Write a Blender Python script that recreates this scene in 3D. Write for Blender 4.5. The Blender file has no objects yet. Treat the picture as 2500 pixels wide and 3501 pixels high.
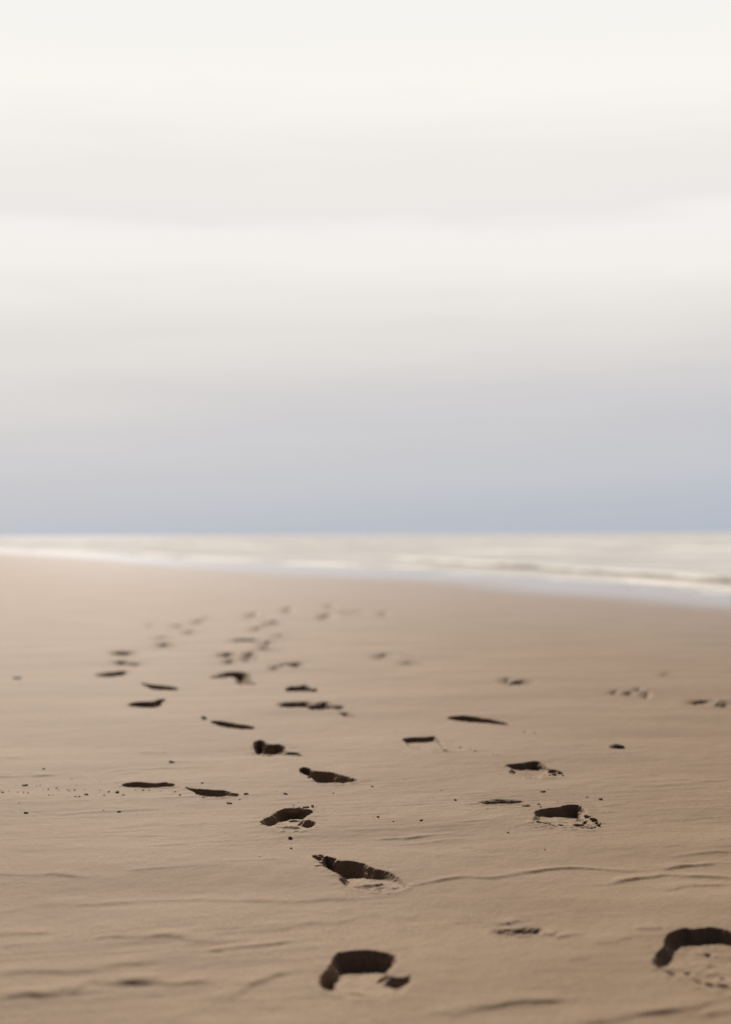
import bpy, math
import numpy as np
from mathutils import Matrix, Vector

# ------------------------------------------------------------------ camera, sky, sun, exposure
S = bpy.context.scene
COL = S.collection
CAM_H = 0.60
F_SRC = 3501 * 50 / 36.0            # focal length in photograph pixels
PITCH = math.atan((1828 - 1750.5) / F_SRC)
ROLL = 0.0050
SUN_EL, SUN_AZ = 27.0, -12.0        # degrees; azimuth from straight ahead, left negative

w_ = np.array([0, math.cos(PITCH), math.sin(PITCH)])
u0 = np.array([0, -math.sin(PITCH), math.cos(PITCH)])
x0 = np.array([1.0, 0, 0])
u_ = math.cos(ROLL) * u0 + math.sin(ROLL) * x0
r_ = math.cos(ROLL) * x0 - math.sin(ROLL) * u0

cd = bpy.data.cameras.new('camera')
cam = bpy.data.objects.new('camera', cd)
COL.objects.link(cam)
cam.matrix_world = Matrix(((r_[0], u_[0], -w_[0], 0), (r_[1], u_[1], -w_[1], 0),
                           (r_[2], u_[2], -w_[2], CAM_H), (0, 0, 0, 1)))
cd.sensor_fit = 'VERTICAL'
cd.sensor_height = 36
cd.lens = 50
cd.clip_start = 0.05
cd.clip_end = 30000
cd.dof.use_dof = True
cd.dof.focus_distance = 2.90
cd.dof.aperture_fstop = 2.45
S.camera = cam

S.view_settings.view_transform = 'Standard'
S.view_settings.look = 'None'
S.view_settings.gamma = 1
S.view_settings.exposure = 0.75


def lin(r, g, b):
    f = lambda c: c / 12.92 if c <= 0.04045 else ((c + 0.055) / 1.055) ** 2.4
    return (f(r / 255), f(g / 255), f(b / 255), 1)


class NT:
    """tiny helper round a node tree"""
    def __init__(self, tree):
        self.t = tree
        tree.nodes.clear()

    def n(self, typ, **kw):
        o = self.t.nodes.new(typ)
        for k, v in kw.items():
            setattr(o, k, v)
        return o

    def set(self, sock, v):
        if hasattr(v, 'is_output') or isinstance(v, bpy.types.NodeSocket):
            self.t.links.new(v, sock)
        else:
            sock.default_value = v

    def math(self, op, a, b=0.0, c=0.0, clamp=False):
        o = self.n('ShaderNodeMath', operation=op, use_clamp=clamp)
        for s, v in zip(o.inputs, (a, b, c)):
            self.set(s, v)
        return o.outputs[0]

    def maprange(self, v, a, b, c=0.0, d=1.0, smooth=True):
        o = self.n('ShaderNodeMapRange', interpolation_type='SMOOTHSTEP' if smooth else 'LINEAR')
        for s, x in zip(o.inputs, (v, a, b, c, d)):
            self.set(s, x)
        return o.outputs[0]

    def mix(self, f, a, b, blend='MIX'):
        o = self.n('ShaderNodeMix', data_type='RGBA', blend_type=blend)
        self.set(o.inputs[0], f); self.set(o.inputs[6], a); self.set(o.inputs[7], b)
        return o.outputs[2]

    def noise(self, vec, scale, detail=2.0, rough=0.5, dist=0.0):
        o = self.n('ShaderNodeTexNoise')
        self.set(o.inputs['Vector'], vec)
        o.inputs['Scale'].default_value = scale
        o.inputs['Detail'].default_value = detail
        o.inputs['Roughness'].default_value = rough
        o.inputs['Distortion'].default_value = dist
        return o.outputs['Fac']

    def mapping(self, vec, scale=(1, 1, 1), rot=(0, 0, 0), loc=(0, 0, 0)):
        o = self.n('ShaderNodeMapping')
        self.set(o.inputs[0], vec)
        o.inputs['Scale'].default_value = scale
        o.inputs['Rotation'].default_value = rot
        o.inputs['Location'].default_value = loc
        return o.outputs[0]


W = bpy.data.worlds.new('World')
S.world = W
W.use_nodes = True
t = NT(W.node_tree)
tc = t.n('ShaderNodeTexCoord').outputs['Generated']
sep = t.n('ShaderNodeSeparateXYZ'); t.set(sep.inputs[0], tc)
dx, dy, dz = sep.outputs
elev = t.math('MULTIPLY', t.math('ARCSINE', dz), 180 / math.pi)
azim = t.math('MULTIPLY', t.math('ARCTAN2', dx, dy), 180 / math.pi)
cmb = t.n('ShaderNodeCombineXYZ')
t.set(cmb.inputs[0], azim); t.set(cmb.inputs[1], elev)
ae = cmb.outputs[0]
# long soft cloud streaks, leaning a little: warp the height at which the cloud tones are read
n1 = t.noise(t.mapping(ae, (0.035, 0.22, 1), (0, 0, math.radians(-4)), (3.1, 1.7, 0)), 1.0, 3.0, 0.5, 0.6)
n2 = t.noise(t.mapping(ae, (0.05, 0.55, 1), (0, 0, math.radians(-3)), (8.3, 4.2, 0)), 1.0, 4.0, 0.55, 0.4)
n4 = t.noise(t.mapping(ae, (0.09, 1.3, 1), (0, 0, math.radians(-5)), (1.3, 9.2, 0)), 1.0, 4.0, 0.6, 0.8)
warp = t.math('ADD', t.math('MULTIPLY', t.math('SUBTRACT', n4, 0.5), 1.7), t.math('ADD', t.math('MULTIPLY', t.math('SUBTRACT', n1, 0.5), 3.0),
              t.math('MULTIPLY', t.math('SUBTRACT', n2, 0.5), 1.6)))
low = t.maprange(elev, 0.0, 4.0, 0.25, 1.0)
lean = t.math('MULTIPLY', t.math('MULTIPLY', azim, -0.085), t.maprange(elev, 5.0, 11.5, 1.0, 0.15))
ee = t.math('ADD', t.math('ADD', elev, t.math('MULTIPLY', warp, low)), lean)
ramp = t.n('ShaderNodeValToRGB')
t.set(ramp.inputs[0], t.math('DIVIDE', t.math('ADD', ee, 4.0), 44.0, clamp=True))
stops = [(-1.0, (182, 188, 199)), (0.6, (189, 193, 201)), (2.0, (198, 199, 204)), (3.8, (205, 204, 207)),
         (5.6, (213, 210, 210)), (7.2, (224, 220, 217)), (9.0, (233, 229, 225)), (10.8, (243, 240, 236)),
         (12.3, (243, 240, 237)), (13.0, (236, 232, 230)), (14.6, (238, 235, 231)), (17.5, (249, 246, 240)),
         (21.0, (245, 243, 240)), (26.0, (250, 248, 243)), (38.0, (235, 235, 235))]
cr = ramp.color_ramp
while len(cr.elements) < len(stops):
    cr.elements.new(0.5)
for e, (deg, c) in zip(cr.elements, stops):
    e.position = (deg + 4) / 44.0
    e.color = lin(*c)
sky = t.n('ShaderNodeTexSky', sky_type='NISHITA')
sky.sun_disc = False
sky.sun_elevation = math.radians(SUN_EL)
sky.sun_rotation = math.radians(SUN_AZ)
skyc = t.mix(1.0, sky.outputs[0], (0.05, 0.045, 0.045, 1), 'MULTIPLY')
# the bright cloud bank lies ahead, on the sun's side; clearer sky behind
cover = t.math('MULTIPLY', t.maprange(dy, 0.35, 0.88, 0.0, 1.0), t.maprange(dz, 0.45, 0.75, 1.0, 0.1))
grey = t.mix(0.5, skyc, (0.050, 0.036, 0.038, 1))
skymix = t.mix(cover, grey, ramp.outputs[0])
bg = t.n('ShaderNodeBackground'); t.set(bg.inputs[0], skymix); bg.inputs[1].default_value = 0.5946
wo = t.n('ShaderNodeOutputWorld'); t.set(wo.inputs[0], bg.outputs[0])

sl = bpy.data.lights.new('sun', 'SUN')
sl.energy = 4.7
sl.angle = math.radians(0.6)
sl.color = (1.0, 0.93, 0.84)
sun = bpy.data.objects.new('sun', sl)
COL.objects.link(sun)
e_, a_ = math.radians(SUN_EL), math.radians(SUN_AZ)
sdir = Vector((math.cos(e_) * math.sin(a_), math.cos(e_) * math.cos(a_), math.sin(e_)))
sun.rotation_euler = sdir.to_track_quat('Z', 'Y').to_euler()
sun.location = sdir * 40

# ------------------------------------------------------------------ helpers


def tag(o, label=None, cat=None, group=None, kind=None):
    if label: o['label'] = label
    if cat: o['category'] = cat
    if group: o['group'] = group
    if kind: o['kind'] = kind
    return o


def ground(X, Y, z=0.0):
    """photograph pixel -> the point of the level beach it shows"""
    X = np.asarray(X, float); Y = np.asarray(Y, float)
    d = (w_[:, None] * F_SRC + r_[:, None] * (X - 1250).ravel() - u_[:, None] * (Y - 1750.5).ravel())
    k = (z - CAM_H) / d[2]
    return np.stack([d[0] * k, d[1] * k], 1)


REG = {'R3': (0, 2450, .7697), 'R4': (1250, 2450, .7697), 'R5': (0, 2850, .7697), 'R6': (1250, 2850, .7697),
       'R7': (250, 2000, .6158), 'R8': (1250, 2000, .7697), 'D1': (800, 2500, .4310), 'D2': (1500, 2500, .4310),
       'D3': (1000, 3100, .3695), 'D4': (2000, 3000, .3079), 'D5': (0, 2550, .5234), 'DISP': (0, 0, 1.5394)}


def gp(reg, pts):
    a, b, s = REG[reg]
    p = np.array(pts, float)
    return ground(a + p[:, 0] * s, b + p[:, 1] * s)


def _hash(ix, iy, seed):
    h = (ix.astype(np.uint32) * np.uint32(374761393) + iy.astype(np.uint32) * np.uint32(668265263)
         + np.uint32(seed * 974634777 % 4294967291 & 0xffffffff))
    h = (h ^ (h >> np.uint32(13))) * np.uint32(1274126177)
    h = h ^ (h >> np.uint32(16))
    return (h & np.uint32(0xffffff)).astype(np.float32) / np.float32(0x7fffff) - 1


def vnoise(x, y, seed=0):
    xf = np.floor(x); yf = np.floor(y)
    ix = xf.astype(np.int64); iy = yf.astype(np.int64)
    fx = (x - xf).astype(np.float32); fy = (y - yf).astype(np.float32)
    fx = fx * fx * fx * (fx * (fx * 6 - 15) + 10); fy = fy * fy * fy * (fy * (fy * 6 - 15) + 10)
    a = _hash(ix, iy, seed); b = _hash(ix + 1, iy, seed)
    c = _hash(ix, iy + 1, seed); d = _hash(ix + 1, iy + 1, seed)
    return (a + (b - a) * fx) * (1 - fy) + (c + (d - c) * fx) * fy


def fbm(x, y, seed=0, octs=3, gain=0.5):
    s = 0; a = 1.0
    for k in range(octs):
        s = s + a * vnoise(x * 2 ** k + 17.3 * k, y * 2 ** k - 9.1 * k, seed + k)
        a *= gain
    return s


def sstep(x, a, b):
    q = np.clip((x - a) / (b - a), 0, 1)
    return q * q * (3 - 2 * q)


def poly_sd(px, py, poly):
    """signed distance (inside positive) and the y part of the direction to the nearest edge"""
    best = np.full(px.shape, 1e9); ny = np.zeros(px.shape); nx = np.zeros(px.shape)
    inside = np.zeros(px.shape, bool)
    n = len(poly)
    for i in range(n):
        ax, ay = poly[i]; bx, by = poly[(i + 1) % n]
        ex, ey = bx - ax, by - ay
        L = ex * ex + ey * ey + 1e-12
        q = np.clip(((px - ax) * ex + (py - ay) * ey) / L, 0, 1)
        vx = ax + q * ex - px; vy = ay + q * ey - py
        d2 = vx * vx + vy * vy
        m = d2 < best
        best[m] = d2[m]
        ny[m] = vy[m] / np.sqrt(d2[m] + 1e-10)
        nx[m] = vx[m] / np.sqrt(d2[m] + 1e-10)
        c = ((ay > py) != (by > py)) & (px < ex * (py - ay) / (ey if abs(ey) > 1e-12 else 1e-12) + ax)
        inside ^= c
    d = np.sqrt(best)
    return np.where(inside, d, -d), ny, nx


def chaikin(P, it=2):
    for _ in range(it):
        Q = np.roll(P, -1, 0)
        P = np.stack([.75 * P + .25 * Q, .25 * P + .75 * Q], 1).reshape(-1, 2)
    return P


def ell(cx, cy, rx, ry, n=14, jag=0.12, seed=1):
    rs = np.random.RandomState(seed)
    a = np.linspace(0, 2 * math.pi, n, endpoint=False)
    k = 1 + jag * rs.uniform(-1, 1, n)
    return list(zip(cx + rx * k * np.cos(a), cy + ry * k * np.sin(a)))


# ------------------------------------------------------------------ footprints: rim outlines on the beach
PR = []


def fp(reg, polys, depth, label, group=None, name='footprint', cat='footprint', parts=True, tx=0.0, floor=0.0016,
       pits=(), grooves=(), tilt=0.0, near=0.035, far=0.017, rim=0.0012, ragged=0.0009):
    if not isinstance(polys[0], list):
        polys = [polys]
    P = [chaikin(gp(reg, p)) for p in polys]
    al = np.concatenate(P)
    s = REG[reg][2]
    pt = []
    for (cx, cy, rx, ry, dp) in pits:
        c = gp(reg, [(cx, cy), (cx + rx, cy), (cx, cy - ry)])
        pt.append((c[0], c[1][0] - c[0][0], max(c[2][1] - c[0][1], 0.004), dp))
    gr = [(gp(reg, l), w, dp) for (l, w, dp) in grooves]
    if not parts and reg in ('R7', 'R8'):
        # far off: as deep as a foot sinks for the print's length, seen at a flat angle
        sp = al[:, 1].max() - al[:, 1].min()
        depth = min(.05, np.clip(depth / .015, .25, 1.15) * .78 * sp * CAM_H / al[:, 1].mean())
        if name == 'sand_dent':
            depth *= .6
    PR.append(dict(P=P, depth=depth, label=label, group=group, name=name, cat=cat, parts=parts, floor=floor, pits=pt,
                   grooves=gr, tilt=tilt, tx=tx, near=near, far=far, rim=rim, ragged=ragged,
                   box=(al[:, 0].min(), al[:, 0].max(), al[:, 1].min(), al[:, 1].max()), c=al.mean(0)))


TR = 'footprints of the track through the middle'
TR2 = 'footprints of the track on the right'
TL = 'footprints of the far left track'
# nearest ones
fp('D3', [(410, 410), (520, 392), (700, 385), (830, 400), (930, 425), (972, 465), (955, 520), (915, 570), (880, 620),
          (960, 645), (1040, 645), (1078, 625), (1102, 670), (1060, 745), (985, 805), (900, 805), (750, 838), (600, 832),
          (480, 822), (380, 795), (290, 752), (245, 685), (252, 612), (320, 575), (358, 520), (372, 450)], 0.029,
   'nearest whole footprint with a deep black toe hollow at the bottom of the middle track', TR, tilt=0.8,
   pits=[(325, 660, 85, 95, .009), (630, 770, 130, 26, .004)], near=0.05, rim=.001)
fp('D4', [(750, 945), (790, 870), (880, 790), (885, 700), (930, 650), (1020, 600), (1110, 575), (1200, 598), (1340, 572),
          (1480, 580), (1600, 606), (1740, 650), (1900, 720), (2030, 830), (2090, 960), (2020, 1140), (1840, 1280), (1640, 1330),
          (1400, 1250), (1250, 1200), (1100, 1140), (980, 1100), (860, 1035), (785, 1005)], 0.016,
   'wide rounded footprint with tread dots cut off by the right edge of the photo', TR2,
   pits=[(1270, 1120, 45, 30, .006), (1390, 1145, 50, 40, .006), (1525, 1155, 48, 30, .006), (1150, 1000, 45, 30, .003),
         (1560, 1280, 40, 30, .004), (1380, 770, 40, 25, .004), (1530, 1060, 40, 20, .003)], near=0.07, tilt=0.7)
fp('D1', [(712, 1066), (712, 1005), (730, 980), (790, 998), (815, 1022), (930, 1023), (1030, 1040), (1105, 1078),
          (1185, 1090), (1260, 1112), (1340, 1160), (1382, 1195), (1368, 1228), (1290, 1258), (1180, 1272), (1050, 1258),
          (930, 1238), (880, 1217), (845, 1180), (838, 1150), (862, 1136), (800, 1108), (730, 1076)], 0.029,
   'long slanting footprint with a narrow toe and two pale clods at its upper left end', TR, tx=-.3, tilt=0.8,
   grooves=[([(960, 1195), (1060, 1190), (1170, 1183)], .004, .005), ([(930, 1225), (1040, 1218)], .004, .003),
            ([(1120, 1215), (1200, 1195), (1250, 1215)], .004, .003)],
   pits=[(1300, 1230, 40, 15, .004), (1190, 1255, 60, 12, .003)], near=0.05, rim=.0014, ragged=0.0015)
fp('D2', [(748, 632), (860, 610), (960, 596), (1030, 575), (1100, 577), (1150, 600), (1168, 640), (1150, 672), (1178, 702),
          (1212, 728), (1238, 752), (1258, 777), (1200, 780), (1050, 772), (930, 762), (830, 742), (760, 727), (741, 700),
          (762, 662)], 0.020,
   'footprint with rows of small tread dots on its sunlit sole, in the right track', TR2, tx=.45, tilt=0.8,
   pits=[(925, 726, 20, 6, .006), (968, 711, 20, 5, .006), (987, 731, 18, 5, .006), (1005, 746, 20, 5, .006),
         (930, 745, 18, 5, .005), (1052, 728, 20, 6, .006), (1075, 751, 16, 5, .005), (1030, 767, 16, 5, .005),
         (1100, 770, 14, 4, .005), (1125, 776, 16, 4, .004), (975, 765, 14, 4, .004)],
   grooves=[([(780, 712), (875, 717)], .004, .006), ([(780, 729), (860, 737)], .004, .005),
            ([(1075, 713), (1160, 703)], .004, .005), ([(1130, 736), (1190, 729)], .004, .005),
            ([(1165, 756), (1240, 758)], .005, .007)], near=0.05, rim=.0014, ragged=0.0015)
fp('D1', [(206, 737), (240, 705), (298, 682), (320, 655), (390, 630), (420, 615), (520, 610), (560, 628), (622, 640),
          (632, 660), (585, 690), (560, 714), (640, 725), (662, 740), (640, 772), (560, 792), (480, 802), (400, 802),
          (320, 782), (255, 760)], 0.019,
   'footprint with a flat clod pushed up on its far rim, left of the middle track', TR, tilt=0.8,
   grooves=[([(340, 738), (430, 742), (510, 741)], .004, .005), ([(300, 778), (380, 785)], .004, .004)],
   pits=[(395, 795, 20, 5, .004), (520, 797, 18, 5, .004), (605, 748, 45, 22, .004)],
   near=0.06, rim=.0014, ragged=0.0015)
fp('D1', [(513, 302), (545, 287), (600, 294), (630, 318), (730, 325), (790, 332), (850, 355), (930, 370), (1002, 405),
          (930, 417), (860, 430), (720, 427), (640, 410), (612, 370), (540, 342)], 0.030,
   'dark tapering footprint with a small clump beside its left rim', TR, tx=-.3, tilt=0.8,
   grooves=[([(720, 424), (860, 420)], .006, .005)], near=0.05, rim=.0014, ragged=0.0015)
fp('D1', [[(156, 84), (180, 72), (215, 66), (242, 76), (262, 98), (300, 110), (370, 102), (412, 122), (402, 158),
           (348, 184), (250, 192), (178, 186), (160, 135)],
          [(412, 168), (450, 160), (500, 165), (526, 172), (524, 192), (480, 196), (430, 188)]], 0.032,
   'deep black footprint with ragged horns on its far rim and a small heel dent', TR, near=0.03, rim=.004, ragged=0.0022)
fp('D2', [(523, 268), (640, 260), (720, 250), (760, 242), (820, 252), (860, 280), (880, 305), (868, 330),
          (862, 352), (880, 376), (860, 380), (700, 377), (620, 362), (565, 347), (553, 325), (580, 305), (540, 286)], 0.016,
   'footprint with a crumbled right end and a pale sole, behind the one with tread dots', TR2, tx=.45, tilt=0.8,
   pits=[(700, 350, 20, 12, .005), (745, 345, 20, 14, .005), (850, 368, 30, 8, .005), (600, 342, 20, 8, .004)],
   near=0.06, rim=.0014, ragged=0.0018)
fp('R4', [(158, 101), (190, 92), (260, 92), (312, 84), (332, 105), (348, 140), (378, 158), (340, 162), (260, 152),
          (200, 142), (178, 118)], 0.014,
   'footprint with a straight dark far edge, right of the ragged-horned one', TR2, tilt=0.8,
   pits=[(205, 130, 22, 8, .005), (350, 152, 20, 6, .006)], near=0.05)
fp('R8', [(358, 584), (430, 577), (500, 587), (580, 597), (630, 609), (648, 624), (600, 620), (520, 609), (430, 603),
          (372, 594)], 0.030, 'long thin black curved footprint at the head of the right track', TR2, near=0.03)
fp('D5', [(793, 264), (830, 252), (900, 245), (1000, 252), (1040, 252), (1080, 244), (1130, 254), (1144, 272), (1100, 278),
          (1000, 284), (880, 285), (810, 280)], 0.017,
   'flat elongated footprint beside the scatter of crumbs on the left', 'pair of side-on footprints on the left',
   pits=[(1085, 265, 55, 14, .012)], near=0.03, ragged=0.0015)
fp('D5', [(1198, 275), (1250, 284), (1330, 286), (1420, 292), (1480, 295), (1520, 315), (1560, 317), (1570, 336),
          (1500, 334), (1440, 342), (1340, 340), (1290, 327), (1262, 302)], 0.022,
   'shadowed side-on footprint with a thin crack at its left tip',
   'pair of side-on footprints on the left', near=0.03, rim=.0014, ragged=0.0018)
fp('D2', [(320, 573), (400, 550), (480, 545), (600, 547), (680, 556), (610, 572), (450, 581)], 0.008,
   'shallow smudged footprint touching the left end of the tread-dotted one', TR2, near=0.05, parts=False,
   pits=[(430, 560, 30, 10, .006), (610, 556, 60, 6, .006)])
# middle distance
fp('R7', [[(748, 757), (830, 756), (900, 769), (1000, 784), (1018, 795), (960, 802), (860, 792), (800, 781)],
          [(712, 734), (740, 736), (742, 751), (716, 752)]], 0.026,
   'slanting dark footprint with a separate small dot at its upper left', TR, near=0.03)
fp('R7', [(298, 667), (340, 650), (400, 645), (445, 648), (470, 630), (512, 629), (518, 642), (482, 656), (497, 670),
          (460, 686), (390, 684), (320, 678)], 0.028, 'thick dark footprint with a hooked right tip in the left track', TL, near=0.04)
fp('R7', [(368, 539), (400, 548), (440, 554), (510, 561), (580, 569), (583, 583), (520, 582), (450, 582), (400, 564)], 0.025,
   'thin winged dark footprint just beyond the hooked one in the left track', TL, near=0.04)
fp('R7', [(128, 499), (170, 488), (230, 479), (297, 474), (292, 486), (264, 500), (220, 510), (150, 509)], 0.021,
   'leftmost dark bar-shaped footprint of the left track', TL, near=0.05, parts=False)
fp('R7', [(1173, 577), (1200, 561), (1260, 559), (1285, 547), (1310, 560), (1330, 575), (1355, 569), (1363, 592),
          (1320, 592), (1260, 586), (1190, 590)], 0.027,
   'dark peaked footprint standing alone beyond the broken tread print', TR, near=0.04)
fp('R7', [[(1157, 654), (1250, 651), (1300, 649), (1340, 660), (1380, 654), (1400, 649), (1450, 664), (1502, 670),
           (1497, 692), (1440, 692), (1400, 682), (1370, 702), (1330, 687), (1260, 682), (1180, 687), (1160, 670)],
          [(1500, 708), (1530, 716), (1558, 726), (1540, 732), (1508, 720)]], 0.008,
   'long footprint broken up into a row of dark tread blots', TR, near=0.06, floor=.004,
   pits=[(1180, 665, 26, 14, .012), (1300, 662, 36, 8, .012), (1350, 680, 26, 14, .014), (1405, 664, 22, 9, .014),
         (1470, 674, 30, 10, .014), (1425, 686, 14, 10, .010)], parts=False)
fp('R7', [(778, 508), (830, 494), (870, 481), (950, 484), (970, 500), (968, 535), (1002, 548), (985, 557), (922, 546),
          (938, 512), (870, 507), (800, 517)], 0.017, 'brown curved footprint with a drip at its right end, mid-distance', TR, near=.06, parts=False)
fp('R7', [(223, 425), (280, 419), (330, 429), (378, 431), (372, 444), (300, 447), (240, 442)], 0.017,
   'lower of two parallel bar-shaped footprints in the left track', TL, near=.08, parts=False)
fp('R7', [(214, 368), (280, 365), (342, 366), (344, 394), (280, 396), (216, 394)], 0.015,
   'upper of two parallel bar-shaped footprints in the left track', TL, near=.08, parts=False)
fp('R7', [[(1103, 455), (1125, 447), (1148, 456), (1144, 476), (1116, 478)],
          [(1148, 440), (1200, 434), (1262, 427), (1280, 442), (1276, 460), (1240, 452), (1190, 446), (1160, 450)]], 0.012,
   'faint two-piece footprint, a round dot joined to an arched bar', TR, near=.08, parts=False)
fp('R7', ell(980, 400, 36, 27, seed=5), 0.012, 'faint rounded footprint like a thumb mark in the middle track', TR, near=.08, parts=False)
fp('R7', [ell(858, 390, 48, 14, seed=6), ell(872, 425, 36, 12, seed=7)], 0.008,
   'faint double-rowed footprint left of the thumb-like mark', TR, near=.08, parts=False)
fp('R7', ell(508, 335, 46, 15, seed=8), 0.013, 'small brown footprint starting the far bend of the left track', TL, near=.08, parts=False)
G1, G2, G3 = 'faint footprints at the far end of the left track', 'faint footprints at the far end of the middle track', \
    'faint footprints beyond the right end of the middle track'
for k, (cx, cy, rx, ry, dp) in enumerate([(497, 296, 54, 12, .007), (652, 265, 40, 15, .010), (585, 233, 48, 13, .007),
                                          (698, 210, 40, 15, .009), (738, 186, 38, 9, .008), (430, 228, 15, 12, .008)]):
    fp('R7', ell(cx, cy, rx, ry, seed=20 + k), dp, 'faint blurred footprint at the far end of the left track', G1, near=.1, parts=False)
for k, (cx, cy, rx, ry, dp) in enumerate([(965, 309, 92, 12, .012), (1085, 330, 44, 20, .012), (1092, 360, 74, 13, .007),
                                          (1030, 248, 52, 14, .009), (1162, 285, 64, 13, .009), (1120, 218, 72, 20, .009),
                                          (1020, 172, 62, 18, .009), (1202, 142, 35, 18, .010)]):
    fp('R7', ell(cx, cy, rx, ry, seed=40 + k), dp * .85, 'faint blurred footprint in the far end of the middle track', G2, near=.1, parts=False)
for k, (cx, cy, rx, ry, dp) in enumerate([(1410, 178, 48, 17, .010), (1430, 118, 26, 13, .009), (1550, 155, 74, 11, .007)]):
    fp('R7', ell(cx, cy, rx, ry, seed=60 + k), dp * .85, 'faint blurred footprint beyond the end of the middle track towards the sea', G3, near=.1, parts=False)
G4 = 'faint marks on the far right sand'
fp('R8', [ell(630, 428, 17, 12, seed=70), ell(690, 434, 58, 10, seed=71)], 0.011,
   'faint thin footprint with a darker dot at its left, alone on the right sand', G4, near=.08, parts=False)
fp('R8', [ell(1107, 480, 19, 10, seed=72), ell(1172, 484, 24, 9, seed=73), ell(1252, 492, 14, 15, seed=74),
          ell(1212, 468, 12, 8, seed=77)], 0.005,
   'faint footprint made of a row of separate brown dots on the right sand', G4, near=.06, parts=False)
fp('R8', [ell(1500, 525, 54, 13, seed=75), ell(1605, 535, 30, 15, seed=76)], 0.007,
   'rightmost faint footprint, a brown bar running out of the photo', G4, near=.08, parts=False)
fp('R8', ell(85, 130, 20, 11, seed=78), 0.009, 'tiny faint round dent far off near the wet sand', G4, 'sand_dent', 'dent', near=.1, parts=False)
fp('R8', [ell(82, 320, 40, 12, seed=79), ell(200, 347, 48, 9, seed=80)], 0.007,
   'faintest pair of smudged marks right of the middle track', G4, 'sand_dent', 'dent', near=.1, parts=False)
fp('R8', ell(1335, 402, 26, 8, seed=81), 0.007, 'small faint dent above the row of brown dots on the right', G4, 'sand_dent', 'dent', near=.1, parts=False)
# shallow scuffs in the foreground
fp('R6', [(555, 428), (600, 416), (660, 420), (720, 412), (790, 418), (760, 438), (700, 447), (620, 443)], 0.009,
   'shallow curved scrape in the sand between the two nearest footprints', None, 'sand_scrape', 'scrape', near=.04, parts=False, ragged=0.0020)

# low relief on the open sand: (region, polyline, half width in m, height in m)
STROKES = [
    ('R5', [(-60, 185), (90, 187), (230, 185), (400, 192)], .010, .0035),
    ('R5', [(-60, 335), (250, 306), (450, 295), (800, 290), (1250, 285), (1440, 280), (1560, 285), (1640, 278)], .022, .0030),
    ('R5', [(-60, 442), (240, 435)], .016, .0032), ('R5', [(-60, 505), (240, 482)], .014, .0020),
    ('R5', [(400, 462), (520, 448), (700, 455), (1000, 465)], .016, .0034),
    ('R5', [(960, 522), (980, 506), (1180, 487), (1330, 468)], .009, .0036),
    ('R5', [(-60, 610), (300, 612), (520, 590), (700, 558)], .022, .0040),
    ('R5', [(480, 662), (700, 652), (780, 664), (970, 654)], .015, .0075),
    ('R5', [(-60, 748), (200, 722), (300, 703), (375, 705)], .018, .0070),
    ('R5', [(1010, 738), (1090, 687), (1160, 652), (1220, 622), (1300, 600)], .015, .0055),
    ('R5', [(590, 170), (650, 165), (900, 140)], .008, .0016), ('R5', [(660, 60), (850, 50)], .007, .0016),
    ('R5', [(900, 125), (1300, 110)], .008, .0014), ('R5', [(1200, 430), (1420, 385), (1600, 370)], .018, .0022),
    ('R6', [(215, 225), (330, 200), (460, 185), (570, 190), (650, 182), (700, 170), (800, 155), (950, 150), (1030, 156), (1220, 163)], .008, .0046),
    ('R6', [(1080, 222), (1200, 196), (1330, 180), (1450, 190), (1700, 196)], .010, .0048),
    ('R6', [(1320, 160), (1400, 146), (1480, 136), (1560, 132)], .010, .0050),
    ('R6', [(1380, 98), (1470, 88), (1640, 78)], .008, .0025), ('R6', [(1300, 250), (1400, 236), (1640, 225)], .012, .0030),
    ('R6', [(400, 795), (480, 772), (600, 752), (700, 738), (800, 744), (905, 744)], .013, .0046),
    ('R6', [(960, 850), (1030, 822), (1250, 792), (1450, 770), (1640, 738)], .016, .0050),
    ('R6', [(1490, 812), (1700, 800)], .014, .0060), ('R6', [(1190, 425), (1320, 430)], .010, .0025),
    ('R6', [(840, 462), (900, 448), (975, 440)], .010, .0042), ('R6', [(820, 452), (845, 425)], .008, .0035),
    ('R6', [(625, 396), (640, 386), (690, 380)], .008, .0045), ('R6', [(1000, 490), (1180, 465)], .014, .0018),
    ('R6', [(230, 560), (480, 545)], .018, .0020), ('R6', [(880, 560), (980, 540)], .014, .0020),
    ('R3', [(-60, 268), (90, 272), (160, 268), (260, 262)], .016, .0045), ('R3', [(0, 262), (60, 258)], .010, .0030),
    ('R3', [(430, 266), (500, 250), (580, 241), (700, 236), (900, 230)], .012, .0028),
    ('R3', [(470, 266), (560, 258), (640, 250)], .010, .0020),
    ('R3', [(600, 160), (700, 165), (740, 163)], .022, .0045), ('R3', [(250, 442), (380, 430), (740, 410)], .007, .0020),
    ('R3', [(-60, 190), (100, 186)], .016, .0025), ('R3', [(740, 208), (790, 206), (880, 205)], .012, .0030),
    ('R3', [(700, 368), (870, 362)], .008, .0020), ('R3', [(570, 45), (850, 42), (1000, 36)], .020, .0020),
    ('R4', [(50, 542), (110, 541), (170, 540), (250, 528), (370, 518)], .006, .0032),
    ('R4', [(150, 568), (300, 552), (450, 533)], .006, .0018), ('R4', [(1150, 322), (1400, 300), (1640, 285)], .014, .0022),
    ('R4', [(1040, 402), (1180, 380), (1400, 384)], .010, .0016), ('R4', [(380, 470), (600, 458)], .007, .0014),
    ('R4', [(-10, 225), (180, 216)], .016, .0022), ('R4', [(900, 178), (1300, 160)], .02, .0018),
]
STK = []
for reg, pl, wd, ht in STROKES:
    P = gp(reg, pl)
    pad = wd * 5
    STK.append((P, wd, ht, (P[:, 0].min() - pad, P[:, 0].max() + pad, P[:, 1].min() - pad, P[:, 1].max() + pad)))

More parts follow.
